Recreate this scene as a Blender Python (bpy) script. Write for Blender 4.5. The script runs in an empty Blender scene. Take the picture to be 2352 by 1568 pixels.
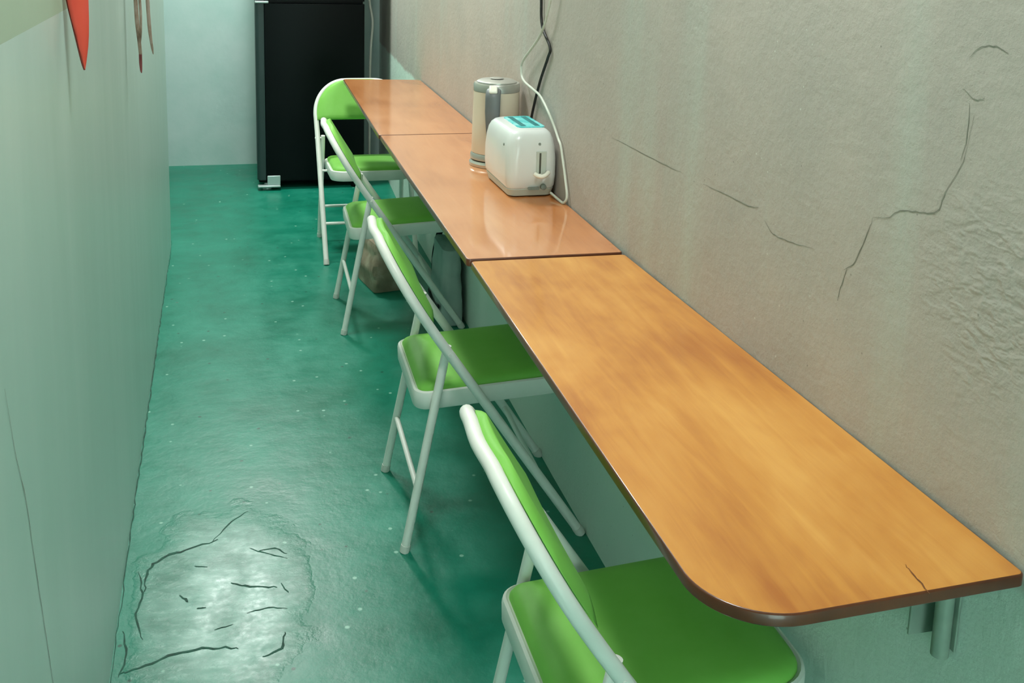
import bpy, bmesh, math, random
from mathutils import Vector, Matrix, noise
random.seed(7)
S = bpy.context.scene
COL = S.collection
PI = math.pi

# ------------------------------------------------------------------ helpers
def lin(r, g, b):
    f = lambda c: (c/255/12.92 if c/255 <= 0.04045 else ((c/255+0.055)/1.055)**2.4)
    return (f(r), f(g), f(b), 1.0)

class Mat:
    def __init__(self, name, color=(128,128,128), rough=0.5, metal=0.0, spec=0.5, coat=0.0, coat_rough=0.1):
        m = bpy.data.materials.new(name); m.use_nodes = True
        self.m = m; self.nt = m.node_tree; self.N = self.nt.nodes; self.L = self.nt.links
        self.b = self.N['Principled BSDF']
        self.set('Base Color', lin(*color)); self.set('Roughness', rough); self.set('Metallic', metal)
        self.set('Specular IOR Level', spec); self.set('Coat Weight', coat); self.set('Coat Roughness', coat_rough)
        self._co = None
    def set(self, k, v): self.b.inputs[k].default_value = v
    def coord(self, scale=(1,1,1), loc=(0,0,0)):
        if self._co is None: self._co = self.N.new('ShaderNodeTexCoord')
        mp = self.N.new('ShaderNodeMapping'); mp.inputs['Scale'].default_value = scale; mp.inputs['Location'].default_value = loc
        self.L.new(self._co.outputs['Object'], mp.inputs['Vector']); return mp.outputs[0]
    def noise(self, scale, detail=4, rough=0.55, st=(1,1,1), dist=0.0, loc=(0,0,0)):
        n = self.N.new('ShaderNodeTexNoise'); n.inputs['Scale'].default_value = scale
        n.inputs['Detail'].default_value = detail; n.inputs['Roughness'].default_value = rough
        n.inputs['Distortion'].default_value = dist
        self.L.new(self.coord(st, loc), n.inputs['Vector']); return n.outputs['Fac']
    def wave(self, scale, dist, st=(1,1,1), det=2):
        n = self.N.new('ShaderNodeTexWave'); n.inputs['Scale'].default_value = scale
        n.inputs['Distortion'].default_value = dist; n.inputs['Detail'].default_value = det
        self.L.new(self.coord(st), n.inputs['Vector']); return n.outputs['Fac']
    def vor(self, scale, st=(1,1,1)):
        n = self.N.new('ShaderNodeTexVoronoi'); n.inputs['Scale'].default_value = scale
        self.L.new(self.coord(st), n.inputs['Vector']); return n
    def ramp(self, fac, stops):
        r = self.N.new('ShaderNodeValToRGB'); e = r.color_ramp.elements
        while len(e) < len(stops): e.new(0.5)
        for k, (p, c) in enumerate(stops):
            e[k].position = p; e[k].color = c if len(c) == 4 else lin(*c)
        self.L.new(fac, r.inputs['Fac']); return r.outputs['Color']
    def rampv(self, fac, stops):
        return self.ramp(fac, [(p, (v, v, v, 1)) for p, v in stops])
    def math(self, op, a, b=None):
        n = self.N.new('ShaderNodeMath'); n.operation = op
        for k, v in enumerate((a, b)):
            if v is None: continue
            if isinstance(v, (int, float)): n.inputs[k].default_value = v
            else: self.L.new(v, n.inputs[k])
        return n.outputs[0]
    def mix(self, fac, a, b):
        n = self.N.new('ShaderNodeMix'); n.data_type = 'RGBA'
        def put(s, v):
            if isinstance(v, tuple): s.default_value = v if len(v) == 4 else lin(*v)
            elif isinstance(v, (int, float)): s.default_value = v
            else: self.L.new(v, s)
        put(n.inputs[0], fac); put(n.inputs[6], a); put(n.inputs[7], b); return n.outputs[2]
    def color(self, sock): self.L.new(sock, self.b.inputs['Base Color'])
    def roughness(self, sock): self.L.new(sock, self.b.inputs['Roughness'])
    def bump(self, h, strength=0.3, dist=0.01):
        n = self.N.new('ShaderNodeBump'); n.inputs['Strength'].default_value = strength; n.inputs['Distance'].default_value = dist
        self.L.new(h, n.inputs['Height']); self.L.new(n.outputs[0], self.b.inputs['Normal'])
        return n
    def sep(self):
        n = self.N.new('ShaderNodeSeparateXYZ'); self.L.new(self.coord(), n.inputs[0]); return n.outputs

def link(name, bm, mats, parent=None, smooth=True, loc=None, bevel=None, angle=40):
    bmesh.ops.recalc_face_normals(bm, faces=bm.faces)
    me = bpy.data.meshes.new(name); bm.to_mesh(me); bm.free()
    mats = mats if isinstance(mats, (list, tuple)) else [mats]
    for m in mats: me.materials.append(m.m)
    if smooth:
        me.polygons.foreach_set('use_smooth', [True]*len(me.polygons))
        try: me.set_sharp_from_angle(angle=math.radians(angle))
        except Exception: pass
    o = bpy.data.objects.new(name, me); COL.objects.link(o)
    if parent: o.parent = parent
    if loc: o.location = loc
    if bevel:
        b = o.modifiers.new('bevel', 'BEVEL'); b.width = bevel; b.segments = 3; b.limit_method = 'ANGLE'; b.angle_limit = math.radians(35)
    return o

def tag(o, label, cat, group=None):
    o['label'] = label; o['category'] = cat
    if group: o['group'] = group
    return o
def thing(name, label, cat, loc=(0,0,0), rz=0.0, group=None):
    o = bpy.data.objects.new(name, None); COL.objects.link(o)
    o.location = loc; o.rotation_euler = (0, 0, rz); o.empty_display_size = 0.1
    return tag(o, label, cat, group)
def struct(o): o['kind'] = 'structure'; return o

def box(bm, lo, hi, M=None, mi=0):
    vs = [bm.verts.new((x, y, z)) for z in (lo[2], hi[2]) for y in (lo[1], hi[1]) for x in (lo[0], hi[0])]
    if M is not None:
        for v in vs: v.co = M @ v.co
    for f in ((0,2,3,1),(4,5,7,6),(0,1,5,4),(2,6,7,3),(0,4,6,2),(1,3,7,5)):
        bm.faces.new([vs[i] for i in f]).material_index = mi
    return vs

def spline(pts, n=8, closed=False):
    P = [Vector(p) for p in pts]; out = []; m = len(P)
    rng = range(m if closed else m-1)
    for i in rng:
        if closed: p0, p1, p2, p3 = P[(i-1) % m], P[i], P[(i+1) % m], P[(i+2) % m]
        else: p0, p1, p2, p3 = P[max(i-1,0)], P[i], P[i+1], P[min(i+2,m-1)]
        for k in range(n):
            t = k/n
            out.append(0.5*((2*p1)+(-p0+p2)*t+(2*p0-5*p1+4*p2-p3)*t*t+(-p0+3*p1-3*p2+p3)*t**3))
    if not closed: out.append(P[-1].copy())
    return out

def tube(bm, pts, r, seg=12, caps=True, mi=0, flat=1.0, ref=None):
    P = [Vector(p) for p in pts]; n = len(P)
    R = r if isinstance(r, (list, tuple)) else [r]*n
    T = [(P[min(i+1,n-1)]-P[max(i-1,0)]).normalized() for i in range(n)]
    up = Vector(ref) if ref else (Vector((0,0,1)) if abs(T[0].z) < 0.9 else Vector((1,0,0)))
    N = (up - T[0]*up.dot(T[0])).normalized(); rings = []
    for i in range(n):
        N = (N - T[i]*N.dot(T[i]))
        if N.length < 1e-6: N = T[i].orthogonal()
        N.normalize(); B = T[i].cross(N)
        rings.append([bm.verts.new(P[i]+(N*math.cos(2*PI*k/seg)*flat+B*math.sin(2*PI*k/seg))*R[i]) for k in range(seg)])
    for a, b in zip(rings, rings[1:]):
        for k in range(seg):
            bm.faces.new((a[k], a[(k+1)%seg], b[(k+1)%seg], b[k])).material_index = mi
    if caps:
        bm.faces.new(rings[0][::-1]).material_index = mi; bm.faces.new(rings[-1]).material_index = mi

def loft(bm, rings, cap0=True, cap1=True, mi=0):
    V = [[bm.verts.new(p) for p in r] for r in rings]; n = len(V[0])
    for a, b in zip(V, V[1:]):
        for k in range(n): bm.faces.new((a[k], a[(k+1)%n], b[(k+1)%n], b[k])).material_index = mi
    if cap0: bm.faces.new(V[0][::-1]).material_index = mi
    if cap1: bm.faces.new(V[-1]).material_index = mi
    return V

def lathe(bm, prof, seg=40, c=(0,0), mi=0):
    return loft(bm, [[(c[0]+r*math.cos(2*PI*k/seg), c[1]+r*math.sin(2*PI*k/seg), z) for k in range(seg)] for r, z in prof], mi=mi)

def rrect(x0, x1, y0, y1, rad, n=6):
    """rounded rectangle outline, rad = (r at x0y0, x1y0, x1y1, x0y1)"""
    if not isinstance(rad, (tuple, list)): rad = (rad,)*4
    out = []
    for (cx, cy, r, a0) in ((x0+rad[0], y0+rad[0], rad[0], PI), (x1-rad[1], y0+rad[1], rad[1], 1.5*PI),
                            (x1-rad[2], y1-rad[2], rad[2], 0), (x0+rad[3], y1-rad[3], rad[3], 0.5*PI)):
        for k in range(n+1):
            a = a0 + 0.5*PI*k/n
            out.append(Vector((cx+r*math.cos(a), cy+r*math.sin(a), 0)))
    return out
def offset(outline, d):
    """move a convex closed outline inwards by d"""
    n = len(outline); res = []
    for i in range(n):
        t = (outline[(i+1)%n]-outline[i-1]); t.z = 0
        if t.length < 1e-9: t = Vector((1,0,0))
        t.normalize(); nn = Vector((-t.y, t.x, 0)); res.append(outline[i]+nn*d)
    return res
def at_z(outline, z): return [Vector((p.x, p.y, z)) for p in outline]

# ------------------------------------------------------------------ materials
def plaster_right():
    m = Mat('right wall plaster', (165,165,150), 0.62, spec=0.35)
    big = m.noise(1.3, 4, 0.6); mid = m.noise(5, 5, 0.6); fine = m.noise(55, 5, 0.65)
    z = m.sep()[2]
    zb = m.math('ADD', z, m.math('ADD', m.math('MULTIPLY', m.math('SUBTRACT', big, 0.5), 0.28), m.math('MULTIPLY', m.math('SUBTRACT', mid, 0.5), 0.10)))
    low = m.ramp(mid, [(0.3, (170,165,157)), (0.7, (180,172,163))]); high = m.ramp(mid, [(0.3, (142,167,163)), (0.7, (154,174,168))])
    blot = m.mix(m.rampv(zb, [(1.0, 0.0), (1.14, 1.0)]), low, high)
    strk = m.noise(2.2, 3, 0.5, (1, 2.4, 0.25)); blot = m.mix(m.rampv(strk, [(0.55, 0.0), (0.75, 0.5)]), blot, (178,190,180))
    zz = m.math('ADD', z, m.math('MULTIPLY', mid, 0.05))
    dado = m.rampv(zz, [(0.812, 1.0), (0.828, 0.0)])
    c = m.mix(dado, blot, m.ramp(big, [(0.3, (200,219,207)), (0.7, (210,225,215))]))
    spk = m.vor(45); sp = m.rampv(spk.outputs['Distance'], [(0.05, 1.0), (0.09, 0.0)])
    rnd = m.N.new('ShaderNodeSeparateColor'); m.L.new(spk.outputs['Color'], rnd.inputs[0])
    c = m.mix(m.math('MULTIPLY', sp, m.rampv(rnd.outputs[0], [(0.8, 0.0), (0.82, 0.6)])), c, (215,222,212))
    c = m.mix(m.math('MULTIPLY', sp, m.rampv(rnd.outputs[1], [(0.8, 0.0), (0.82, 0.55)])), c, (95,95,85))
    m.color(c)
    # trowel ridges around the near part of the wall
    s = m.sep()
    dy = m.math('MULTIPLY', m.math('SUBTRACT', s[1], 0.98), 3.0); dz = m.math('MULTIPLY', m.math('SUBTRACT', s[2], 1.12), 3.2)
    d = m.math('SQRT', m.math('ADD', m.math('MULTIPLY', dy, dy), m.math('MULTIPLY', dz, dz)))
    mask = m.rampv(m.math('ADD', d, m.math('MULTIPLY', mid, 0.8)), [(0.55, 1.0), (1.0, 0.0)])
    wv = m.wave(60, 7.0, (1, 0.5, 1.0), 2)
    h = m.math('ADD', m.math('MULTIPLY', fine, 0.9), m.math('MULTIPLY', m.math('MULTIPLY', wv, mask), 0.6))
    h = m.math('ADD', h, m.math('MULTIPLY', m.noise(9, 3), 1.0))
    m.bump(h, 0.26, 0.010)
    return m
def paint_left():
    m = Mat('left wall enamel', (160,190,175), 0.34, spec=0.4)
    big = m.noise(1.2, 3, 0.5); streak = m.noise(3.0, 4, 0.55, (1, 2.6, 0.35))
    c = m.ramp(streak, [(0.3, (172,199,190)), (0.55, (178,204,196)), (0.75, (184,208,200))])
    m.color(m.mix(m.rampv(big, [(0.4, 0.0), (0.8, 0.35)]), c, (170,199,192)))
    m.bump(m.math('ADD', m.math('MULTIPLY', m.noise(2.4, 3), 1.0), m.math('MULTIPLY', m.noise(14, 3), 0.12)), 0.15, 0.02)
    return m
def floor_mat():
    m = Mat('floor enamel', (16,120,86), 0.36, spec=0.62, coat=0.15, coat_rough=0.22)
    big = m.noise(2.2, 4, 0.6); mid = m.noise(9, 5, 0.6); fine = m.noise(60, 4, 0.6)
    c = m.ramp(m.math('ADD', m.math('MULTIPLY', big, 0.6), m.math('MULTIPLY', mid, 0.4)),
               [(0.33, (2,104,80)), (0.5, (10,122,98)), (0.68, (32,138,114))])
    v = m.vor(26); r = m.N.new('ShaderNodeSeparateColor'); m.L.new(v.outputs['Color'], r.inputs[0])
    sp = m.rampv(v.outputs['Distance'], [(0.10, 1.0), (0.17, 0.0)])
    c = m.mix(m.math('MULTIPLY', sp, m.rampv(r.outputs[0], [(0.85, 0.0), (0.87, 0.75)])), c, (150,200,180))
    c = m.mix(m.math('MULTIPLY', sp, m.rampv(r.outputs[1], [(0.9, 0.0), (0.91, 0.8)])), c, (5,60,45))
    # worn rough cement patch under the paint; paler mix paints in the lamp highlight
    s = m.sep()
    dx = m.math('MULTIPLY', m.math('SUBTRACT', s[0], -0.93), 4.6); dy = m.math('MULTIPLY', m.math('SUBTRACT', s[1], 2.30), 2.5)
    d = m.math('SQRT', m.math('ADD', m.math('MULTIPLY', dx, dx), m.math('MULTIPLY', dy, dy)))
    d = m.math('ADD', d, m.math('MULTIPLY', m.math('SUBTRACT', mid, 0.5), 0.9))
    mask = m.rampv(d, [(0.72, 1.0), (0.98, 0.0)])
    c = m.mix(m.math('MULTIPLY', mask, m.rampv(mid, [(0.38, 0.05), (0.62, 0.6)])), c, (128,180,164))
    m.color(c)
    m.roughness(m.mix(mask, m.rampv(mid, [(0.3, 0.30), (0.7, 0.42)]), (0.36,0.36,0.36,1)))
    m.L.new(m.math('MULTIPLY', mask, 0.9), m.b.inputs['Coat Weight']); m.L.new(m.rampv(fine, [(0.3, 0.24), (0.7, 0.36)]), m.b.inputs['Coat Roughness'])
    h = m.math('ADD', m.math('MULTIPLY', mid, 0.55), m.math('MULTIPLY', fine, 0.06))
    h = m.math('ADD', h, m.math('MULTIPLY', m.math('MULTIPLY', m.noise(22, 6, 0.68, (1,1.7,1), 1.4), mask), 1.5))
    m.bump(h, 0.35, 0.012)
    return m
def wood(name, a, b, c, off=0.0, gloss=0.5):
    m = Mat(name, b, 0.32, spec=0.5, coat=gloss, coat_rough=0.09)
    g = m.noise(9, 5, 0.6, (5.0, 0.45, 1), 0.6, (off, off*2, 0)); big = m.noise(2.6, 4, 0.6, (1.4, 0.8, 1), 0.3, (off*3, off, 0))
    f = m.math('ADD', m.math('MULTIPLY', g, 0.26), m.math('MULTIPLY', big, 0.74))
    m.color(m.ramp(f, [(0.36, a), (0.5, b), (0.64, c)]))
    m.roughness(m.rampv(big, [(0.3, 0.26), (0.7, 0.42)]))
    m.bump(m.math('ADD', m.math('MULTIPLY', g, 0.2), m.noise(3.0, 2, 0.5, (1,1,1))), 0.10, 0.006)
    return m

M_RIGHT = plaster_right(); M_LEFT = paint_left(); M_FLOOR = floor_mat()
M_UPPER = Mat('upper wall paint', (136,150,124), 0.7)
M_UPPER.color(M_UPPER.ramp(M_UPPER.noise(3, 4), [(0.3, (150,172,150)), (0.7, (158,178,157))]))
M_BACK = Mat('back wall paint', (176,200,194), 0.55)
M_BACK.color(M_BACK.ramp(M_BACK.noise(4, 5, 0.6), [(0.3, (168,196,190)), (0.7, (184,204,200))]))
M_BACK.bump(M_BACK.noise(7, 4), 0.25, 0.01)
M_CEIL = Mat('ceiling paint', (215,218,210), 0.8)
M_CEIL.bump(M_CEIL.noise(20, 3), 0.1, 0.01)
M_CRACK = Mat('crack line', (58,66,58), 0.8); M_CRACK.color(M_CRACK.ramp(M_CRACK.noise(30, 3), [(0.3, (104,108,96)), (0.7, (138,140,127))]))
M_FCRACK = Mat('floor crack line', (2,50,38), 0.7); M_FCRACK.color(M_FCRACK.ramp(M_FCRACK.noise(40, 3), [(0.35, (4,58,44)), (0.7, (18,92,72))]))
M_WOOD = wood('varnished wood', (178,104,38), (206,138,58), (222,160,78), 0.0, 0.4)
M_WOOD2 = wood('varnished wood glossier', (196,120,62), (210,136,78), (218,148,92), 3.7, 1.0)
M_EDGE = wood('varnished wood edge', (72,32,12), (92,44,18), (108,54,22), 1.3, 0.4)  # brown varnish, with the unlit edge's shade darkened into the colour
M_SPLIT = Mat('wood split', (92,52,18), 0.7); M_SPLIT.color(M_SPLIT.ramp(M_SPLIT.noise(60, 2), [(0.3, (86,46,14)), (0.7, (128,76,28))]))
M_METAL = Mat('white enamelled tube', (228,230,222), 0.38, spec=0.45)
M_METAL.color(M_METAL.ramp(M_METAL.noise(18, 3), [(0.3, (224,227,219)), (0.7, (232,234,227))]))
M_VINYL = Mat('green vinyl', (128,196,84), 0.5, spec=0.18)
M_VINYL.color(M_VINYL.ramp(M_VINYL.noise(10, 3), [(0.3, (122,190,80)), (0.7, (130,196,90))]))
M_VINYL.bump(M_VINYL.noise(260, 2), 0.06, 0.002)
M_RUBBER = Mat('grey rubber', (206,208,200), 0.6); M_RUBBER.color(M_RUBBER.ramp(M_RUBBER.noise(30, 2), [(0.3, (202,204,196)), (0.7, (212,214,206))]))
M_RIVET = Mat('dull steel', (120,124,120), 0.4, metal=0.8); M_RIVET.roughness(M_RIVET.rampv(M_RIVET.noise(50, 2), [(0.3, 0.35), (0.7, 0.5)]))
M_BLACK = Mat('black fridge enamel', (2,6,7), 0.34, spec=0.13); M_BLACK.roughness(M_BLACK.rampv(M_BLACK.noise(5, 2), [(0.3, 0.33), (0.7, 0.36)]))
M_DGREY = Mat('dark grey fridge edge', (36,54,54), 0.42); M_DGREY.roughness(M_DGREY.rampv(M_DGREY.noise(12, 3), [(0.3, 0.38), (0.7, 0.48)]))
M_HINGE = Mat('pale metal hinge', (178,194,192), 0.35, metal=0.35); M_HINGE.roughness(M_HINGE.rampv(M_HINGE.noise(40, 2), [(0.3, 0.3), (0.7, 0.45)]))
M_TOAST = Mat('white toaster plastic', (218,222,220), 0.28, spec=0.5, coat=0.2)
M_TOAST.color(M_TOAST.ramp(M_TOAST.noise(8, 2), [(0.3, (215,220,218)), (0.7, (222,225,222))]))
M_TBASE = Mat('pale grey toaster base', (188,196,186), 0.45); M_TBASE.color(M_TBASE.ramp(M_TBASE.noise(8, 2), [(0.3, (184,192,182)), (0.7, (192,200,190))]))
M_TEAL = Mat('turquoise plastic', (88,205,205), 0.35); M_TEAL.color(M_TEAL.ramp(M_TEAL.noise(28, 4), [(0.32, (40,176,180)), (0.5, (96,212,212)), (0.68, (170,236,238))]))
M_DTEAL = Mat('dark turquoise slot', (8,110,112), 0.5); M_DTEAL.color(M_DTEAL.ramp(M_DTEAL.noise(40, 2), [(0.3, (6,104,106)), (0.7, (20,128,130))]))
M_DARK = Mat('dark recess', (70,72,62), 0.6); M_DARK.color(M_DARK.ramp(M_DARK.noise(30, 2), [(0.3, (64,66,56)), (0.7, (78,80,70))]))
M_GREYP = Mat('grey plastic', (120,130,122), 0.4); M_GREYP.color(M_GREYP.ramp(M_GREYP.noise(30, 2), [(0.3, (112,124,116)), (0.7, (130,138,130))]))
M_KBODY = Mat('beige kettle shell', (206,194,170), 0.35, spec=0.5); M_KBODY.color(M_KBODY.ramp(M_KBODY.noise(6, 2), [(0.3, (220,206,184)), (0.7, (228,214,194))]))
M_STEEL = Mat('brushed steel', (196,196,190), 0.34, metal=0.75); M_STEEL.roughness(M_STEEL.rampv(M_STEEL.noise(8, 2), [(0.3, 0.31), (0.7, 0.37)]))
M_HANDLE = Mat('grey kettle handle', (112,116,118), 0.4); M_HANDLE.color(M_HANDLE.ramp(M_HANDLE.noise(14, 2), [(0.3, (106,111,114)), (0.7, (120,122,122))]))
M_IVORY = Mat('ivory button', (236,234,220), 0.3); M_IVORY.color(M_IVORY.ramp(M_IVORY.noise(14, 2), [(0.3, (232,230,216)), (0.7, (240,238,226))]))
M_CORDB = Mat('black cord rubber', (16,16,14), 0.5); M_CORDB.roughness(M_CORDB.rampv(M_CORDB.noise(30, 2), [(0.3, 0.45), (0.7, 0.55)]))
M_CORDW = Mat('white cord rubber', (200,205,192), 0.5); M_CORDW.color(M_CORDW.ramp(M_CORDW.noise(14, 2), [(0.3, (194,199,186)), (0.7, (208,212,200))]))
M_RED = Mat('red cloth', (200,66,50), 0.7); M_RED.color(M_RED.ramp(M_RED.noise(14, 3, 0.6, (1,1,0.4)), [(0.3, (196,56,40)), (0.5, (204,72,52)), (0.7, (206,78,70))]))
M_REDD = Mat('dark red cloth edge', (110,36,24), 0.8); M_REDD.color(M_REDD.ramp(M_REDD.noise(14, 2), [(0.3, (100,30,20)), (0.7, (120,44,30))]))
M_BRN = Mat('brown twisted paper', (140,118,104), 0.8); M_BRN.color(M_BRN.ramp(M_BRN.noise(24, 4, 0.6, (1,1,0.5)), [(0.35, (92,74,58)), (0.5, (146,124,108)), (0.65, (168,150,140))]))
M_BRED = Mat('dark red paper tip', (120,60,60), 0.8); M_BRED.color(M_BRED.ramp(M_BRED.noise(24, 3), [(0.3, (110,50,50)), (0.7, (136,74,72))]))
M_BAG = Mat('brown crumpled paper', (150,134,112), 0.8); M_BAG.color(M_BAG.ramp(M_BAG.noise(12, 4), [(0.3, (126,110,92)), (0.5, (150,134,112)), (0.7, (186,170,148))]))
M_SLATE = Mat('slate cloth', (62,84,84), 0.8); M_SLATE.color(M_SLATE.ramp(M_SLATE.noise(9, 4), [(0.3, (150,168,164)), (0.7, (172,188,182))]))
M_STRAP = Mat('black webbing', (8,22,24), 0.75); M_STRAP.color(M_STRAP.ramp(M_STRAP.noise(40, 2), [(0.3, (6,18,20)), (0.7, (14,30,32))]))
M_BRKT = Mat('painted bracket steel', (140,158,144), 0.5, metal=0.2); M_BRKT.color(M_BRKT.ramp(M_BRKT.noise(20, 3), [(0.3, (130,150,136)), (0.7, (152,168,154))]))

# ------------------------------------------------------------------ room shell
def interp(tab, y):
    if y <= tab[0][0]: return tab[0][1]
    for (a, u), (b, v) in zip(tab, tab[1:]):
        if y <= b:
            t = (y-a)/(b-a); return u+(v-u)*t
    return tab[-1][1]
LW = [(-1.6,-1.135), (2.04,-1.147), (2.42,-1.152), (2.92,-1.159), (3.45,-1.164), (4.04,-1.172), (4.56,-1.177), (5.1,-1.181), (5.25,-1.190), (5.8,-1.221), (6.87,-1.294)]
RW = [(-1.6,0.03), (0.5,0.022), (0.92,0.0145), (1.33,0.003), (1.71,-0.006), (2.17,-0.010), (2.64,-0.010), (3.87,0.001), (5.0,0.003), (5.4,0.006), (6.87,0.056)]
YB, YN, CEIL = 6.868, -1.6, 2.75
def left_x(y): return interp(LW, y)
def right_x(y): return interp(RW, y)
def floor_z(x, y):
    d = math.hypot((x+0.93)*4.0, (y-2.30)*2.3)
    n = noise.fractal(Vector((x*7, y*5, 3.1)), 1.0, 2.0, 4)
    w = max(0.0, 1.0-d) ; w = w*w*(3-2*w)
    return w*(0.006+0.004*n) + 0.0010*noise.noise(Vector((x*3, y*2, 0)))

def ribbon(bm, pts, w, fn, mi, n=6, seed=1):
    """thin tapering crack lying on a surface; fn maps (a, b) to the point"""
    rr = random.Random(seed)
    P = spline([(a, b, 0) for a, b in pts], n)
    for p in P[1:-1]: p.x += rr.uniform(-1, 1)*w*0.5; p.y += rr.uniform(-1, 1)*w*0.5
    prev = None
    for i, p in enumerate(P):
        t = (P[min(i+1,len(P)-1)]-P[max(i-1,0)]).normalized(); s = Vector((-t.y, t.x, 0))
        k = i/(len(P)-1); ww = w*(0.25+0.75*math.sin(PI*min(1, max(0.03, k))))*rr.uniform(0.6, 1.15)
        a, b = p+s*ww*0.5, p-s*ww*0.5
        cur = (bm.verts.new(fn(a.x, a.y)), bm.verts.new(fn(b.x, b.y)))
        if prev: bm.faces.new((prev[0], prev[1], cur[1], cur[0])).material_index = mi
        prev = cur

# floor
bm = bmesh.new()
nx, ys = 84, [YN + (YB+0.1-YN)*j/420 for j in range(421)]
rows = [[bm.verts.new((-1.40+1.55*i/nx, y, floor_z(-1.40+1.55*i/nx, y))) for i in range(nx+1)] for y in ys]
for a, b in zip(rows, rows[1:]):
    for i in range(nx): bm.faces.new((a[i], a[i+1], b[i+1], b[i]))
fl = lambda x, y: (x, y, floor_z(x, y)+0.0007)
FC = [([(-1.10,2.335),(-1.098,2.42),(-1.06,2.468),(-1.0,2.49),(-0.937,2.518)], 0.0085), ([(-0.95,2.51),(-0.90,2.60),(-0.86,2.64)], 0.004),
      ([(-1.13,2.06),(-1.08,2.075),(-1.005,2.10),(-0.94,2.10),(-0.89,2.085)], 0.007), ([(-0.905,2.325),(-0.86,2.30),(-0.80,2.285)], 0.0065),
      ([(-0.84,2.05),(-0.80,2.07),(-0.79,2.12)], 0.006), ([(-1.12,2.42),(-1.105,2.33),(-1.11,2.24),(-1.09,2.16)], 0.005),
      ([(-1.135,2.20),(-1.12,2.12),(-1.13,2.05)], 0.005), ([(-0.99,2.41),(-0.96,2.40)], 0.005), ([(-0.84,2.44),(-0.80,2.45),(-0.77,2.42)], 0.005),
      ([(-0.79,2.30),(-0.775,2.26)], 0.004), ([(-1.02,2.30),(-1.0,2.27)], 0.006), ([(-0.98,2.24),(-0.96,2.24)], 0.006),
      ([(-0.86,2.46),(-0.82,2.43),(-0.77,2.40)], 0.004), ([(-0.94,2.16),(-0.90,2.17)], 0.004), ([(-0.87,2.20),(-0.82,2.21),(-0.78,2.20)], 0.004)]
FC += [([(left_x(y)+0.0022+0.001*math.sin(y*17), y) for y in [2.0+0.16*k for k in range(21)]], 0.0048)]
for k, (p, w) in enumerate(FC): ribbon(bm, p, w, fl, 1, 5, k)
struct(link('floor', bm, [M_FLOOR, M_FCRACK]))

def wall_strip(name, tab, zs, mats, idx, extra=None, thick=0.12, sign=1):
    bm = bmesh.new(); Y = []
    for (a, _), (b, _) in zip(tab, tab[1:]):
        k = max(1, int((b-a)/0.35)); Y += [a+(b-a)*j/k for j in range(k)]
    Y.append(tab[-1][0])
    for side in (0, thick*sign):
        V = [[bm.verts.new((interp(tab, y)+side, y, z)) for z in zs] for y in Y]
        for a, b in zip(V, V[1:]):
            for k in range(len(zs)-1): bm.faces.new((a[k], b[k], b[k+1], a[k+1])).material_index = idx[k]
    if extra: extra(bm)
    return struct(link(name, bm, mats, smooth=False))
def left_cracks(bm):
    f = lambda y, z: (left_x(y)+0.0006, y, z)
    ribbon(bm, [(1.27,0.99),(1.31,0.88),(1.35,0.80),(1.385,0.68),(1.42,0.57),(1.455,0.455),(1.47,0.38)], 0.0022, f, 2, 5, 3)
    rr = random.Random(5)
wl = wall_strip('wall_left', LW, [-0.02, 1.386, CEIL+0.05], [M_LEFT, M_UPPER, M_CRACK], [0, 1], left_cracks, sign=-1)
def right_cracks(bm):
    f = lambda y, z: (right_x(y)-0.0006, y, z)
    ribbon(bm, [(1.09,1.33),(1.10,1.27),(1.125,1.225),(1.138,1.195),(1.17,1.185),(1.21,1.176),(1.237,1.159),(1.268,1.151)], 0.0016, f, 1, 5, 1)
    ribbon(bm, [(1.268,1.151),(1.279,1.122),(1.30,1.076),(1.325,1.054)], 0.0018, f, 1, 5, 2)
    ribbon(bm, [(1.318,1.06),(1.328,1.03),(1.335,1.002)], 0.0018, f, 1, 5, 3)
    ribbon(bm, [(1.562,1.065),(1.54,1.052),(1.515,1.049),(1.46,1.054),(1.413,1.061)], 0.0016, f, 1, 5, 4)
    ribbon(bm, [(2.30,1.063),(2.15,1.066),(1.974,1.068),(1.90,1.071)], 0.0016, f, 1, 5, 5)
    ribbon(bm, [(1.80,1.071),(1.70,1.074),(1.62,1.075),(1.585,1.082)], 0.0018, f, 1, 5, 6)
    ribbon(bm, [(1.11,1.40),(1.09,1.416),(1.06,1.418),(1.045,1.412)], 0.0018, f, 1, 5, 7)
    ribbon(bm, [(1.115,1.36),(1.09,1.35),(1.075,1.355)], 0.0016, f, 1, 5, 8)
    ribbon(bm, [(1.10,1.345),(1.098,1.30),(1.105,1.27)], 0.0013, f, 1, 5, 9)
wr = wall_strip('wall_right', RW, [-0.02, CEIL+0.05], [M_RIGHT, M_CRACK], [0], right_cracks, sign=1)
bm = bmesh.new(); box(bm, (-1.45, YB, -0.02), (0.2, YB+0.12, CEIL+0.05)); struct(link('wall_back', bm, M_BACK, smooth=False))
bm = bmesh.new(); box(bm, (-1.3, YN-0.12, -0.02), (0.2, YN, CEIL+0.05)); struct(link('wall_near', bm, M_BACK, smooth=False))
bm = bmesh.new(); box(bm, (-1.45, YN-0.12, CEIL), (0.2, YB+0.12, CEIL+0.1)); struct(link('ceiling', bm, M_CEIL, smooth=False))

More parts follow.
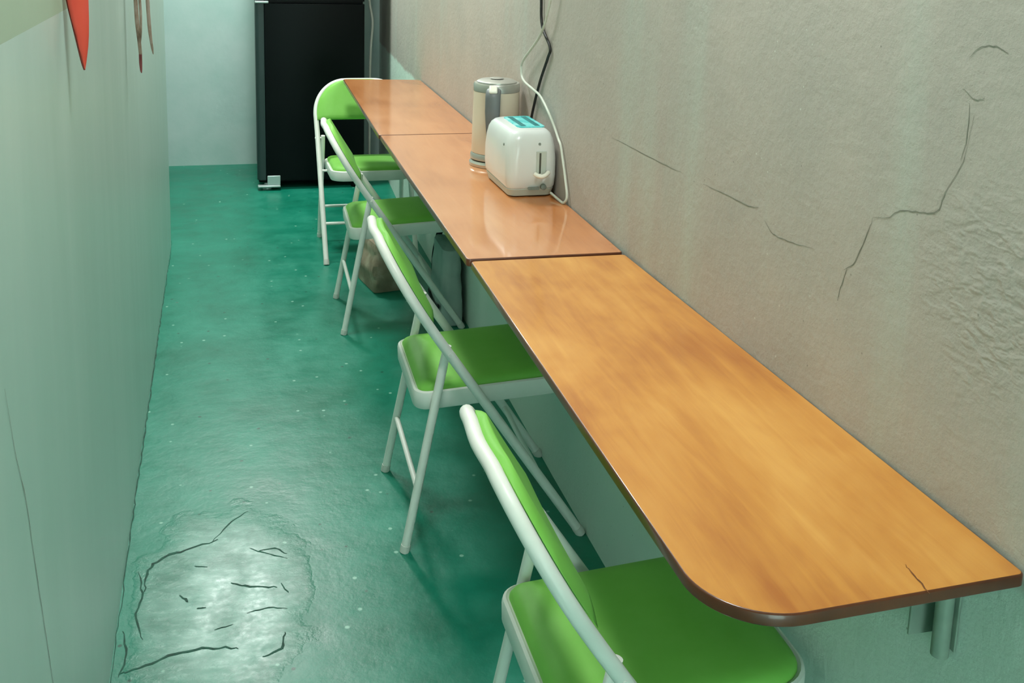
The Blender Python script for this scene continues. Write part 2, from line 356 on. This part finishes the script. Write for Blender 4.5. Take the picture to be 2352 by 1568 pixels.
# ------------------------------------------------------------------ counter boards
H, TH = 0.8163, 0.0165
def board(corners, rad, label, mats, top_lift=0.0):
    """corners: near-left, near-right, far-right, far-left in world x, y"""
    cx = sum(c[0] for c in corners)/4; cy = sum(c[1] for c in corners)/4
    t = thing('counter_board', label, 'counter', (cx, cy, H-TH), 0, 'wooden counter boards along the wall')
    P = [Vector((c[0]-cx, c[1]-cy, 0)) for c in corners]; out = []
    for i in range(4):
        p, a, b = P[i], (P[i-1]-P[i]).normalized(), (P[(i+1)%4]-P[i]).normalized()
        r = max(rad[i], 0.010); m = 14 if r > 0.02 else 6
        s, e = p+a*r, p+b*r
        for k in range(m+1):
            u = k/m; out.append(arc(s, p, e, u))
    bm = bmesh.new(); hgt = TH+top_lift; e = 0.0025
    rings = [at_z(offset(out, 0.002), 0), at_z(out, 0.002), at_z(out, hgt-e), at_z(offset(out, e*0.35), hgt-e*0.35), at_z(offset(out, e), hgt), at_z(offset(out, e+0.0015), hgt), at_z(offset(out, e+0.003), hgt)]
    V = loft(bm, rings, cap0=True, cap1=False, mi=1)
    bm.faces.new(V[-1]).material_index = 0
    for f in bm.faces:
        if all(v.co.z > hgt-1e-5 for v in f.verts): f.material_index = 0
    return t, link('tabletop', bm, mats, t), (cx, cy)
def arc(s, p, e, u):
    c = s+(e-p); a0, a1 = s-c, e-c
    ang = a0.angle(a1); return c + (a0*math.sin((1-u)*ang)+a1*math.sin(u*ang))/math.sin(ang)
b1, top1, c1 = board([(-0.386,0.903),(0.011,0.914),(-0.0145,2.168),(-0.376,2.176)], (0.10,0.004,0.004,0.006),
    'nearest varnished wooden counter board with a rounded corner and a short split', [M_WOOD, M_EDGE])
bm = bmesh.new()
ribbon(bm, [(-0.120-c1[0],0.962-c1[1]),(-0.1225-c1[0],0.945-c1[1]),(-0.125-c1[0],0.92-c1[1]),(-0.127-c1[0],0.906-c1[1])], 0.0022, lambda x, y: (x, y, TH+0.0004), 0, 5, 2)
link('split', bm, M_SPLIT, b1)
b2, _, _ = board([(-0.382,2.186),(-0.0145,2.178),(-0.004,3.620),(-0.381,3.618)], (0.006,0.004,0.004,0.006),
    'middle glossy wooden counter board carrying the toaster and kettle', [M_WOOD2, M_EDGE], 0.0015)
b3, _, _ = board([(-0.384,3.632),(-0.004,3.632),(-0.001,4.985),(-0.368,5.03)], (0.006,0.004,0.02,0.02),
    'farthest wooden counter board ending at the chair before the refrigerator', [M_WOOD2, M_EDGE])

# steel bracket below the near board
t = thing('shelf_bracket', 'pale steel bracket on the wall under the rounded end of the near counter board', 'bracket', (right_x(1.03), 1.03, 0.63))
bm = bmesh.new()
box(bm, (-0.004, -0.018, 0.01), (-0.0005, 0.030, H-TH-0.63-0.001))
box(bm, (-0.040, 0.026, 0.01), (-0.0005, 0.030, H-TH-0.63-0.001)); link('wall_plate', bm, M_BRKT, t, smooth=False, bevel=0.001)
bm = bmesh.new()
tube(bm, [(-0.014,-0.004,0.0), (-0.014,-0.004,0.10), (-0.020,-0.004,H-TH-0.63-0.02)], [0.0115]*3, 16); link('strut', bm, M_BRKT, t)
bm = bmesh.new(); box(bm, (-0.22, -0.014, H-TH-0.63-0.016), (-0.006, 0.012, H-TH-0.63-0.001)); link('arm', bm, M_BRKT, t, smooth=False, bevel=0.002)
for z in (0.05, 0.12):
    bm = bmesh.new(); tube(bm, [(-0.004,0.012,z), (-0.0075,0.012,z)], 0.004, 10); link('screw', bm, M_RIVET, t)

# ------------------------------------------------------------------ folding chairs
UF, UR, UP, ZP = 0.2538, -0.2084, -0.1146, 0.5371
WF, WP, WH, R1, R2 = 0.2096, 0.2190, 0.2216, 0.0122, 0.0112
ZTOP, UB, ARC, ZJ = 0.782, -0.264, 0.152, 0.400
def tu(z):
    u = UF+(UP-UF)*z/ZP
    if z > ZP:
        e = UF+(UP-UF)*ZTOP/ZP; u += (UB-e)*((z-ZP)/(ZTOP-ZP))**2
    return u
def tw(z): return WF+(WP-WF)*z/ZP if z < ZP else WP+(WH-WP)*min(1, (z-ZP)/(ZTOP-ARC-ZP))
def hoop_w(z):
    zc = ZTOP-ARC
    if z <= zc: return tw(z)
    d = min(1.0, (z-zc)/ARC); return WH-ARC+ARC*math.sqrt(max(0, 1-d*d))
def make_chair(label, loc, rz):
    t = thing('folding_chair', label, 'chair', loc, rz, 'green and white folding chairs along the counter')
    # back frame: one bent tube above the seat hinge
    pts = []
    zs = [ZJ, 0.46, ZP, 0.575, 0.605, ZTOP-ARC]
    side = [(tu(z), tw(z), z) for z in zs]
    for k in range(1, 9):
        a = 0.5*PI*k/8; z = ZTOP-ARC+ARC*math.sin(a); side.append((tu(z), WH-ARC+ARC*math.cos(a), z))
    top = side[-1]
    pts = [(u, -v, z) for u, v, z in side] + [(top[0]-0.004, 0, ZTOP)] + [(u, v, z) for u, v, z in reversed(side)]
    bm = bmesh.new(); tube(bm, spline(pts, 3), R1, 14, ref=(0,1,0)); link('back_frame', bm, M_METAL, t, angle=60)
    for s in (-1, 1):
        bm = bmesh.new(); tube(bm, [(tu(z), s*tw(z), z) for z in (0.012, 0.2, ZJ)], R1, 14, ref=(0,1,0))
        lg = link('leg', bm, M_METAL, t, angle=60)
        bm = bmesh.new(); d = 0.020*0.685
        tube(bm, [(tu(0.0)-0.002, s*WF, 0.0), (tu(0.008), s*WF, 0.008), (tu(0.02), s*WF, 0.02)], [R1*1.08, R1*1.12, R1*1.1], 14, ref=(0,1,0)); link('rubber_foot', bm, M_RUBBER, lg, angle=60)
    for s in (-1, 1):
        f, p = Vector((UR, s*0.2046, 0.0)), Vector((UP+0.008, s*0.1935, ZP)); d = (p-f)
        bm = bmesh.new(); tube(bm, [f+d*0.02, f+d*0.3, f+d*0.5, f+d*0.9, p], [R2, R2, R2, R2, R2*0.9], 14, ref=(0,1,0)); lg = link('leg', bm, M_METAL, t, angle=60)
        bm = bmesh.new(); tube(bm, [f, f+d*0.015, f+d*0.035], [R2*1.1, R2*1.14, R2*1.1], 14, ref=(0,1,0)); link('rubber_foot', bm, M_RUBBER, lg, angle=60)
        bm = bmesh.new(); tube(bm, [(tu(0.526), s*0.186, 0.526), (tu(0.526), s*(WP+0.0132), 0.526)], 0.0045, 10); link('rivet', bm, M_METAL, t)
        # hinge link between seat and front leg
        bm = bmesh.new(); tube(bm, [(tu(0.385), s*0.180, 0.385), (tu(0.385), s*tw(0.385), 0.385)], 0.006, 10); link('hinge_pin', bm, M_METAL, t)
    # crossbars
    zr = 0.165; k = zr/ZP; ur = UR+(UP+0.008-UR)*k; WRR = 0.2046-0.0111*k
    bm = bmesh.new(); tube(bm, [(ur, -WRR, zr), (ur, WRR, zr)], 0.0075, 10, ref=(1,0,0)); link('crossbar', bm, M_METAL, t, angle=60)
    bm = bmesh.new(); tube(bm, [(tu(0.165), -tw(0.165), 0.165), (tu(0.165), tw(0.165), 0.165)], 0.0075, 10, ref=(1,0,0)); link('crossbar', bm, M_METAL, t, angle=60)
    # seat pan and cushion
    o = rrect(-0.184, 0.236, -0.1835, 0.1835, (0.040, 0.070, 0.070, 0.040), 7); SL = lambda R_: [[p+Vector((0, 0, 0.055*(p.x+0.184))) for p in r_] for r_ in R_]
    bm = bmesh.new()
    loft(bm, SL([at_z(offset(o, 0.016), 0.370), at_z(offset(o, 0.004), 0.364), at_z(offset(o, 0.001), 0.368), at_z(o, 0.400), at_z(offset(o, 0.002), 0.408), at_z(offset(o, 0.007), 0.411), at_z(offset(o, 0.011), 0.408)]))
    link('seat_pan', bm, M_METAL, t)
    ci = offset(o, 0.012); cen = Vector((0.03, 0, 0)); rings = []
    for f, z in ((1.0, 0.400), (0.995, 0.408), (0.97, 0.416), (0.92, 0.4215), (0.82, 0.425), (0.65, 0.4275), (0.45, 0.429), (0.2, 0.4295)):
        rings.append([Vector((cen.x+(p.x-cen.x)*f, p.y*f, z+0.004)) for p in ci])
    bm = bmesh.new(); loft(bm, SL(rings)); link('seat_cushion', bm, M_VINYL, t, angle=60)
    # padded back panel, filling the hoop
    bm = bmesh.new(); grid = []
    zz = [0.600, 0.604, 0.615, 0.63, 0.645, 0.66, 0.68, 0.70, 0.72, 0.74, 0.757, 0.768, 0.775, 0.7785, 0.780]
    for sgn, off in ((1, 1), (-1, 0)):
        g = []
        for i, z in enumerate(zz):
            w = hoop_w(min(z+0.003, ZTOP))-0.004; row = []
            for j in range(17):
                q = -1+2*j/16; v = w*q
                e = math.sin(0.5*PI*min(1, 3.2*(1-abs(q))+0.02)) * min(1, (i+0.12)/1.5)**0.5 * min(1, (len(zz)-1-i+0.12)/1.5)**0.5
                bow = -0.006*(1-q*q)
                n = Vector((0.84, 0, 0.54))
                c = Vector((tu(z), v, z)) + Vector((bow, 0, 0)) + n*(0.0135 + (0.0165*e if sgn > 0 else -0.004*e))
                row.append(bm.verts.new(c))
            g.append(row)
        for a, b in zip(g, g[1:]):
            for j in range(16): bm.faces.new((a[j], a[j+1], b[j+1], b[j]))
        grid.append(g)
    A, B = grid; n = len(zz)
    loopA = [A[0][j] for j in range(17)]+[A[i][16] for i in range(1, n)]+[A[n-1][j] for j in range(15, -1, -1)]+[A[i][0] for i in range(n-2, 0, -1)]
    loopB = [B[0][j] for j in range(17)]+[B[i][16] for i in range(1, n)]+[B[n-1][j] for j in range(15, -1, -1)]+[B[i][0] for i in range(n-2, 0, -1)]
    m = len(loopA)
    for k in range(m): bm.faces.new((loopA[k], loopA[(k+1)%m], loopB[(k+1)%m], loopB[k]))
    link('backrest', bm, M_VINYL, t, angle=70)
    return t
def copy_tree(o, parent=None):
    c = o.copy(); COL.objects.link(c)
    if parent: c.parent = parent; c.matrix_parent_inverse = o.matrix_parent_inverse.copy()
    for ch in list(o.children): copy_tree(ch, c)
    return c
proto = make_chair('nearest green padded folding chair, under the rounded end of the counter', (-0.2638, 1.417, 0), -0.0035)
for lab, loc, rz in (('second green folding chair from the viewer, tucked under the near counter board', (-0.2714, 2.5695, 0), -0.021),
                     ('third green folding chair from the viewer, beside the crumpled brown bag', (-0.2734, 4.036, 0), -0.0215),
                     ('farthest green folding chair, facing the viewer in front of the black refrigerator', (-0.268, 4.947, 0), -PI/2)):
    c = copy_tree(proto); c.location = loc; c.rotation_euler = (0, 0, rz); c['label'] = lab

# ------------------------------------------------------------------ refrigerator
FX0, FX1, FY0, FY1 = -0.745, -0.128, 6.15, 6.78
t = thing('refrigerator', 'tall black two-door refrigerator against the back wall', 'refrigerator', ((FX0+FX1)/2, (FY0+FY1)/2, 0))
w2, d2 = (FX1-FX0)/2, (FY1-FY0)/2
bm = bmesh.new(); box(bm, (-w2+0.004, -d2+0.055, 0.035), (w2-0.004, d2, 1.70)); link('cabinet', bm, M_BLACK, t, bevel=0.006)
def fdoor(z0, z1):
    bm = bmesh.new(); o = rrect(-w2+0.045, w2, -d2, -d2+0.05, (0.003, 0.012, 0.003, 0.003), 4); loft(bm, [at_z(o, z0), at_z(o, z1)]); d = link('door', bm, M_BLACK, t)
    bm = bmesh.new(); o = rrect(-w2-0.006, -w2+0.0445, -d2-0.001, -d2+0.05, (0.022, 0.004, 0.002, 0.004), 6); loft(bm, [at_z(o, z0), at_z(o, z1)]); link('edge_trim', bm, M_DGREY, d)
fdoor(0.062, 1.092); fdoor(1.108, 1.695)
bm = bmesh.new(); box(bm, (-w2+0.05, -d2-0.012, 0.032), (-w2+0.125, -d2-0.0015, 0.088)); box(bm, (-w2-0.004, -d2-0.024, 0.020), (-w2+0.125, -d2+0.02, 0.032)); link('hinge', bm, M_HINGE, t, bevel=0.004)
bm = bmesh.new(); box(bm, (-w2-0.005, -d2-0.012, 1.094), (-w2+0.07, -d2+0.03, 1.106)); link('hinge', bm, M_HINGE, t, bevel=0.003)
for sx in (-1, 1):
    for sy in (-1, 1):
        bm = bmesh.new(); tube(bm, [(sx*(w2-0.05), sy*(d2-0.04), 0.0), (sx*(w2-0.05), sy*(d2-0.04), 0.012), (sx*(w2-0.05), sy*(d2-0.04), 0.036)], [0.026, 0.026, 0.014], 16); link('foot', bm, M_HINGE if (sx, sy) == (-1, -1) else M_BLACK, t)
bm = bmesh.new()
tube(bm, spline([(-0.068,6.45,1.42), (-0.066,6.45,1.25), (-0.064,6.45,1.098), (-0.046,6.45,0.99), (-0.044,6.45,0.93), (-0.052,6.45,0.832), (-0.056,6.45,0.74), (-0.058,6.45,0.656), (-0.06,6.45,0.4), (-0.06,6.46,0.12), (-0.07,6.50,0.012), (-0.06,6.66,0.010)], 6), 0.0075, 8)
tag(link('hanging_cord', bm, M_CORDW), 'thin white cord hanging in the gap right of the black refrigerator', 'cord')

# ------------------------------------------------------------------ kettle
ZB = H+0.0015
KX, KY, KR = -0.088, 3.120, 0.0715
t = thing('electric_kettle', 'tall beige electric kettle with steel rim and grey handle behind the toaster', 'kettle', (KX, KY, ZB), 0)
bm = bmesh.new(); lathe(bm, [(0.070,0.0), (0.080,0.001), (0.081,0.010), (0.076,0.017), (0.060,0.019)]); link('power_base', bm, M_STEEL, t)
bm = bmesh.new(); lathe(bm, [(0.072,0.0195), (0.0775,0.022), (0.078,0.034), (0.0745,0.041), (0.070,0.0415)]); link('base_ring', bm, M_STEEL, t)
bm = bmesh.new(); lathe(bm, [(0.0738,0.0418), (0.0745,0.044), (0.0735,0.13), (0.0715,0.225), (0.0712,0.233), (0.066,0.2335)]); link('body', bm, M_KBODY, t, angle=30)
bm = bmesh.new(); lathe(bm, [(0.0716,0.2337), (0.0722,0.236), (0.0722,0.254), (0.069,0.259), (0.060,0.2595)])
link('rim', bm, M_STEEL, t)
bm = bmesh.new(); lathe(bm, [(0.062,0.2597), (0.062,0.263), (0.052,0.268), (0.0,0.2705)][:-1]+[(0.002,0.2705)]); ld = link('lid', bm, M_STEEL, t)
bm = bmesh.new(); lathe(bm, [(0.020,0.2706), (0.022,0.2722), (0.018,0.2738), (0.004,0.2742)], 20); link('lid_knob', bm, M_STEEL, ld)
hd = Vector((math.cos(-PI/2-0.34), math.sin(-PI/2-0.34), 0))
def hp(r, z): return hd*r + Vector((0,0,z))
bm = bmesh.new()
tube(bm, spline([hp(0.069,0.243), hp(0.092,0.246), hp(0.112,0.232), hp(0.116,0.20), hp(0.115,0.15), hp(0.109,0.10), hp(0.098,0.068), hp(0.0735,0.058)], 6),
     [0.017+0.0009*k for k in range(7)]+[0.0232]*14+[0.0225-0.0006*k for k in range(22)], 14, flat=0.45, ref=tuple(hd))
hn = link('handle', bm, M_HANDLE, t, angle=60)
bm = bmesh.new(); M = Matrix.Translation(hp(0.108, 0.251)) @ Matrix.Rotation(-0.22, 4, 'Z') @ Matrix.Rotation(0.65, 4, 'X')
box(bm, (-0.0125,-0.015,-0.004), (0.0125,0.015,0.005), M); link('lid_button', bm, M_IVORY, hn, bevel=0.004)
bm = bmesh.new(); sd = -hd; sp = Vector((sd.y, -sd.x, 0))
loft(bm, [[sd*0.0695+sp*0.024+Vector((0,0,0.256)), sd*0.097+Vector((0,0,0.256)), sd*0.0695-sp*0.024+Vector((0,0,0.256))],
          [sd*0.0695+sp*0.012+Vector((0,0,0.205)), sd*0.074+Vector((0,0,0.205)), sd*0.0695-sp*0.012+Vector((0,0,0.205))]]); link('spout', bm, M_STEEL, t)
def rel(p): return (p[0]-KX, p[1]-KY, p[2]-ZB)
bm = bmesh.new()
tube(bm, spline([p for p in ((-0.0145,2.925,1.60),(-0.0145,2.92,1.45),(-0.0145,2.915,1.345),(-0.0145,2.897,1.272),(-0.0145,2.813,1.220),(-0.0145,2.83,1.188),(-0.0145,2.90,1.11),(-0.015,2.965,1.01),(-0.016,3.0,0.93),(-0.022,3.02,0.85),(-0.035,3.045,0.824))], 6), 0.0042, 8)
tag(link('power_cord', bm, M_CORDB), 'black power cord hanging down the right wall behind the toaster', 'cord')

# ------------------------------------------------------------------ toaster
TX, TY, TRZ = -0.0895, 2.830, 0.015
t = thing('toaster', 'white two-slot toaster with turquoise top on the middle counter board', 'toaster', (TX, TY, ZB), TRZ)
def tring(hx, hy, r, z, n=7): return at_z(rrect(-hx, hx, -hy, hy, r, n), z)
bm = bmesh.new()
loft(bm, [tring(0.060,0.122,0.020,0.004), tring(0.062,0.125,0.022,0.004), tring(0.067,0.133,0.024,0.0235), tring(0.0665,0.1325,0.024,0.0245)]); link('base', bm, M_TBASE, t)
bm = bmesh.new()
loft(bm, [tring(0.066,0.132,0.024,0.025), tring(0.069,0.136,0.026,0.031), tring(0.0725,0.139,0.030,0.060), tring(0.0725,0.139,0.032,0.105), tring(0.070,0.136,0.034,0.138),
          tring(0.066,0.131,0.034,0.160), tring(0.060,0.124,0.034,0.174), tring(0.052,0.115,0.032,0.182), tring(0.045,0.107,0.030,0.1845)]); link('body', bm, M_TOAST, t, angle=50)
bm = bmesh.new(); rr = random.Random(3)
o = [p+Vector((0.012+rr.uniform(-0.002,0.002), 0.01+rr.uniform(-0.002,0.002), 0)) for p in rrect(-0.038, 0.040, -0.085, 0.085, 0.014, 5)]
loft(bm, [at_z(o, 0.1846), at_z(offset(o, 0.001), 0.1872)]); tp = link('top_plate', bm, M_TEAL, t)
for x in (-0.008, 0.032):
    bm = bmesh.new(); box(bm, (x-0.0075, -0.062, 0.1873), (x+0.0075, 0.082, 0.1880)); link('slot', bm, M_DTEAL, tp, bevel=0.0003)
# lever end (towards the viewer): raised frame, track, lever, dial
yf = -0.1392
bm = bmesh.new(); box(bm, (0.008, yf-0.0015, 0.058), (0.037, yf+0.002, 0.130)); fr = link('lever_panel', bm, M_TBASE, t, bevel=0.001)
bm = bmesh.new(); box(bm, (0.0165, yf-0.0022, 0.064), (0.0215, yf-0.001, 0.126)); link('lever_track', bm, M_DARK, fr, bevel=0.0003)
bm = bmesh.new()
tube(bm, spline([(0.002,yf-0.010,0.070), (0.010,yf-0.019,0.066), (0.020,yf-0.022,0.065), (0.031,yf-0.019,0.068), (0.041,yf-0.010,0.073)], 4), 0.0062, 12); box(bm, (0.0165, yf-0.018, 0.0615), (0.0215, yf-0.0022, 0.0685)); link('lever', bm, M_IVORY, t)
bm = bmesh.new(); tube(bm, [(0.030,yf+0.001,0.031), (0.030,yf-0.007,0.031), (0.030,yf-0.0085,0.031)], [0.0085, 0.008, 0.006], 18, ref=(1,0,0)); link('browning_dial', bm, M_GREYP, t)
bm = bmesh.new(); o = rrect(-0.014, 0.020, 0.023, 0.031, 0.0039, 4)
loft(bm, [[(p.x, yf+0.0015, p.y) for p in o], [(p.x, yf-0.0028, p.y) for p in o]]); link('dial_shadow', bm, M_GREYP, t)  # shadow beside the dial, built as a thin grey strip
for x, y in ((0.018, -0.1335), (-0.0695, -0.085)):
    n = Vector((0,-1,0.2)) if x > 0 else Vector((-1,0,0.15))
    bm = bmesh.new(); p = Vector((x, y, 0.150 if x > 0 else 0.142)); tube(bm, [p, p+n.normalized()*0.0018], 0.0036, 12); link('screw_cap', bm, M_GREYP, t)
for sx in (-1, 1):
    for sy in (-1, 1):
        bm = bmesh.new(); tube(bm, [(sx*0.045, sy*0.105, 0), (sx*0.045, sy*0.105, 0.0045)], 0.007, 12); link('foot', bm, M_DARK, t)
R = Matrix.Rotation(-TRZ, 4, 'Z')
def relt(p): return R @ Vector((p[0]-TX, p[1]-TY, p[2]-ZB))
bm = bmesh.new()
tube(bm, spline([p for p in ((-0.022,2.70,1.62),(-0.024,2.75,1.45),(-0.026,2.786,1.354),(-0.026,2.868,1.252),(-0.026,3.045,1.155),(-0.026,3.065,1.12),(-0.026,3.035,1.094),(-0.026,2.93,1.083),(-0.026,2.85,1.074),(-0.024,2.77,1.04),(-0.0165,2.735,1.005),(-0.0155,2.70,0.98),(-0.0155,2.675,0.965),(-0.016,2.65,0.93),(-0.016,2.62,0.88),(-0.017,2.60,0.842),(-0.022,2.612,0.8225),(-0.027,2.64,0.8235),(-0.034,2.692,0.830))], 6), 0.0036, 8)
tag(link('power_cord', bm, M_CORDW), 'white power cord looping down the right wall beside the toaster', 'cord')

# ------------------------------------------------------------------ things hanging on the left wall
def slab(bm, front, ny, mi=0):
    pass
zt = 1.40
t = thing('pennant', 'red pointed cloth pennant hanging at the top left of the left wall', 'pennant', (-1.125, 1.88, 1.28))
rows_ = [(1.287,-1.1171,-1.1169),(1.300,-1.1205,-1.1145),(1.325,-1.1250,-1.1110),(1.345,-1.1285,-1.1092),(1.37,-1.1330,-1.1085),(1.395,-1.1375,-1.1080),(1.42,-1.140,-1.1080),(1.47,-1.140,-1.1085)]
bm = bmesh.new(); rings = []
for z, a, b in rows_:
    w = b-a; th = 0.0035+0.10*w; ring = []
    for k in range(12):
        q = 2*PI*k/12; f = 0.0035*math.sin(3*(z*40)+q)*w/0.03
        ring.append(Vector(((a+b)/2+0.5*w*math.cos(q)+1.125, th*math.sin(q)*0.9+f*0.4+w*0.35*math.cos(q), z-1.28)))
    rings.append(ring)
loft(bm, rings); link('cloth', bm, M_RED, t, angle=60)
bm = bmesh.new()
tube(bm, spline([Vector((a+1.125-0.0006, -0.35*(b-a)*0.5-0.002, z-1.28)) for z, a, b in rows_], 4), 0.0016, 8); link('hem', bm, M_REDD, t)
bm = bmesh.new(); tube(bm, [(0.001,0,0.185), (-0.004,0.0,0.35), (left_x(1.88)+1.125+0.006,0,0.42)], 0.0012, 6); link('string', bm, M_BRN, t)
bm = bmesh.new(); tube(bm, [(left_x(1.88)+1.125-0.004,0,0.42), (left_x(1.88)+1.125+0.012,0,0.422)], 0.002, 8); link('nail', bm, M_RIVET, t)
t = thing('streamer', 'pair of thin brown twisted paper strips with a dark red tip on the left wall', 'streamer', (-1.125, 3.10, 1.10))
kf = 3.10/3.4
def sx(x): return -0.87586+(x+0.87586)*kf+1.125
def sz(z): return 1.53783+(z-1.53783)*kf-1.10
def strip(pts, mats_split):
    P = spline([(sx(x), 0.004*math.sin(i*1.7), sz(z)) for i, (x, z, w) in enumerate(pts)], 5); W = []
    for i in range(len(pts)-1):
        for k in range(5): W.append(pts[i][2]+(pts[i+1][2]-pts[i][2])*k/5)
    W.append(pts[-1][2]); bm = bmesh.new()
    tube(bm, P, W, 10, flat=0.45, ref=(0.3,1,0)); return bm
bm = strip([(-1.160,1.42,0.0058),(-1.1595,1.298,0.0058),(-1.157,1.231,0.0062),(-1.153,1.175,0.0052),(-1.151,1.131,0.0046)], None); link('strip', bm, M_BRN, t, angle=60)
bm = strip([(-1.151,1.131,0.0046),(-1.1515,1.105,0.0046),(-1.1505,1.084,0.0034),(-1.1495,1.074,0.0012)], None); link('tip', bm, M_BRED, t, angle=60)
bm = strip([(-1.1495,1.40,0.004),(-1.1475,1.298,0.004),(-1.146,1.25,0.0038),(-1.147,1.20,0.003),(-1.150,1.165,0.0016)], None); link('strip', bm, M_BRN, t, angle=60)
bm = strip([(-1.127,1.42,0.0052),(-1.125,1.298,0.0055),(-1.122,1.218,0.0052),(-1.1185,1.175,0.0040),(-1.116,1.15,0.0034),(-1.1140,1.131,0.0010)], None); link('strip', bm, M_BRN, t, angle=60)
bm = bmesh.new(); tube(bm, [(sx(-1.164),0,sz(1.42)), (sx(-1.12),0,sz(1.42))], 0.006, 10); link('binding', bm, M_BRN, t)
bm = bmesh.new(); tube(bm, [(sx(-1.145),0,sz(1.42)), (left_x(3.1)+1.125+0.006,0,0.62)], 0.0012, 6); link('string', bm, M_BRN, t)
bm = bmesh.new(); tube(bm, [(left_x(3.1)+1.125-0.004,0,0.62), (left_x(3.1)+1.125+0.012,0,0.622)], 0.002, 8); link('nail', bm, M_RIVET, t)

# ------------------------------------------------------------------ bags under the counter
def crumple(bm, lo, hi, n, amp, seed, taper=0.0, rad=0.02):
    ring = []
    cx, cy = (lo[0]+hi[0])/2, (lo[1]+hi[1])/2
    for j in range(n+1):
        k = j/n; z = lo[2]+(hi[2]-lo[2])*k; s = 1-taper*k*k; r = []
        for p in rrect(-(hi[0]-lo[0])/2*s, (hi[0]-lo[0])/2*s, -(hi[1]-lo[1])/2*s, (hi[1]-lo[1])/2*s, rad, 7):
            v = Vector((p.x, p.y, z)); q = noise.fractal(Vector((p.x*14+seed, p.y*14, z*16)), 1.0, 2.0, 4)
            e = Vector((p.x, p.y, 0)).normalized()
            r.append(Vector((cx, cy, 0))+v+e*amp*q*min(1, 4*k+0.15)+Vector((0,0,amp*0.6*q*(1 if j == n else 0))))
        ring.append(r)
    top = ring[-1]; c = sum(top, Vector())/len(top)
    for f in (0.7, 0.35): ring.append([c+(p-c)*f+Vector((0,0,0.012*(1-f)+amp*0.5*noise.noise(p*30))) for p in top])
    loft(bm, ring)
bm = bmesh.new(); crumple(bm, (-0.075,-0.12,0.0), (0.075,0.12,0.20), 14, 0.022, 2.0, 0.25)
o = link('paper_bag', bm, M_BAG, None, angle=25); o.location = (-0.262, 4.40, 0.002); tag(o, 'crumpled brown paper bag on the floor under the counter', 'bag')
o.rotation_euler = (0, 0, 0.2)
t = thing('shoulder_bag', 'slumped slate grey bag with a black strap leaning on the wall under the counter', 'bag', (-0.062, 3.985, 0.002), 0)
bm = bmesh.new(); crumple(bm, (-0.040,-0.145,0.0), (0.046,0.155,0.295), 12, 0.012, 8.0, 0.22, 0.034); link('body', bm, M_SLATE, t, angle=35)
bm = bmesh.new(); tube(bm, spline([(0.0,0.16,0.02), (-0.012,0.172,0.10), (-0.012,0.17,0.20), (0.0,0.15,0.29), (0.005,0.10,0.335), (0.0,0.02,0.338)], 6), 0.013, 10, flat=0.4, ref=(0,1,0)); link('strap', bm, M_STRAP, t, angle=60)
bm = bmesh.new(); tube(bm, spline([(-0.046,0.12,0.06), (-0.050,0.0,0.045), (-0.049,-0.11,0.07)], 6), 0.010, 10, flat=0.3, ref=(1,0,0)); link('hem', bm, M_STRAP, t, angle=60)

# ------------------------------------------------------------------ lights
def area(name, loc, size, power, col=(1,1,1), rot=(0,0,0)):
    l = bpy.data.lights.new(name, 'AREA'); l.shape = 'DISK'; l.size = size; l.energy = power; l.color = col
    o = bpy.data.objects.new(name, l); o.location = loc; o.rotation_euler = rot; COL.objects.link(o); return o
area('ceiling_lamp', (-0.74, 5.95, 2.68), 0.42, 50, (0.95, 1.0, 0.97))
area('ceiling_lamp', (-0.64, 3.75, 2.68), 0.42, 34, (0.98, 1.0, 0.97))  # unseen middle lamp, added to even out the light
area('ceiling_lamp', (-0.62, 1.45, 2.68), 0.42, 24, (0.98, 1.0, 0.97))
l = area('near_fill', (-0.6, YN+0.02, 1.1), 1.0, 52, (0.94, 1.0, 0.98), (-PI/2, 0, 0)); l.data.shape = 'RECTANGLE'; l.data.size = 0.85; l.data.size_y = 1.8  # unseen fill added at the near end to lift shade under the counter
w = bpy.data.worlds.new('world'); S.world = w; w.use_nodes = True
w.node_tree.nodes['Background'].inputs[0].default_value = (0.75, 0.85, 0.82, 1); w.node_tree.nodes['Background'].inputs[1].default_value = 0.1

# ------------------------------------------------------------------ camera
cam = bpy.data.cameras.new('camera'); co = bpy.data.objects.new('camera', cam); COL.objects.link(co)
C = Vector((-0.8758617748526637, 0.0, 1.5378326659003922))
fw = Vector((0.25579039965714073, 0.9485117513264852, -0.1868066621906295)); r2 = Vector((0.9665311925981711, -0.2548581366233112, 0.029407208838149408)); u2 = Vector((0.019716114678027405, 0.18807654769390403, 0.9819564588258187))
Mx = Matrix((r2, u2, -fw)).transposed().to_4x4(); Mx.translation = C
co.matrix_world = Mx
F = 2410.3250206215835
cam.sensor_fit = 'HORIZONTAL'; cam.sensor_width = 36.0; cam.lens = F/2352*36.0
cam.shift_x = -(1176.386-1176)/2352; cam.shift_y = (299.883-784)/2352
cam.clip_start = 0.02
S.camera = co
S.view_settings.view_transform = 'Standard'; S.view_settings.look = 'None'; S.view_settings.gamma = 1.0; S.view_settings.exposure = 0.0
S.view_settings.use_curve_mapping = False
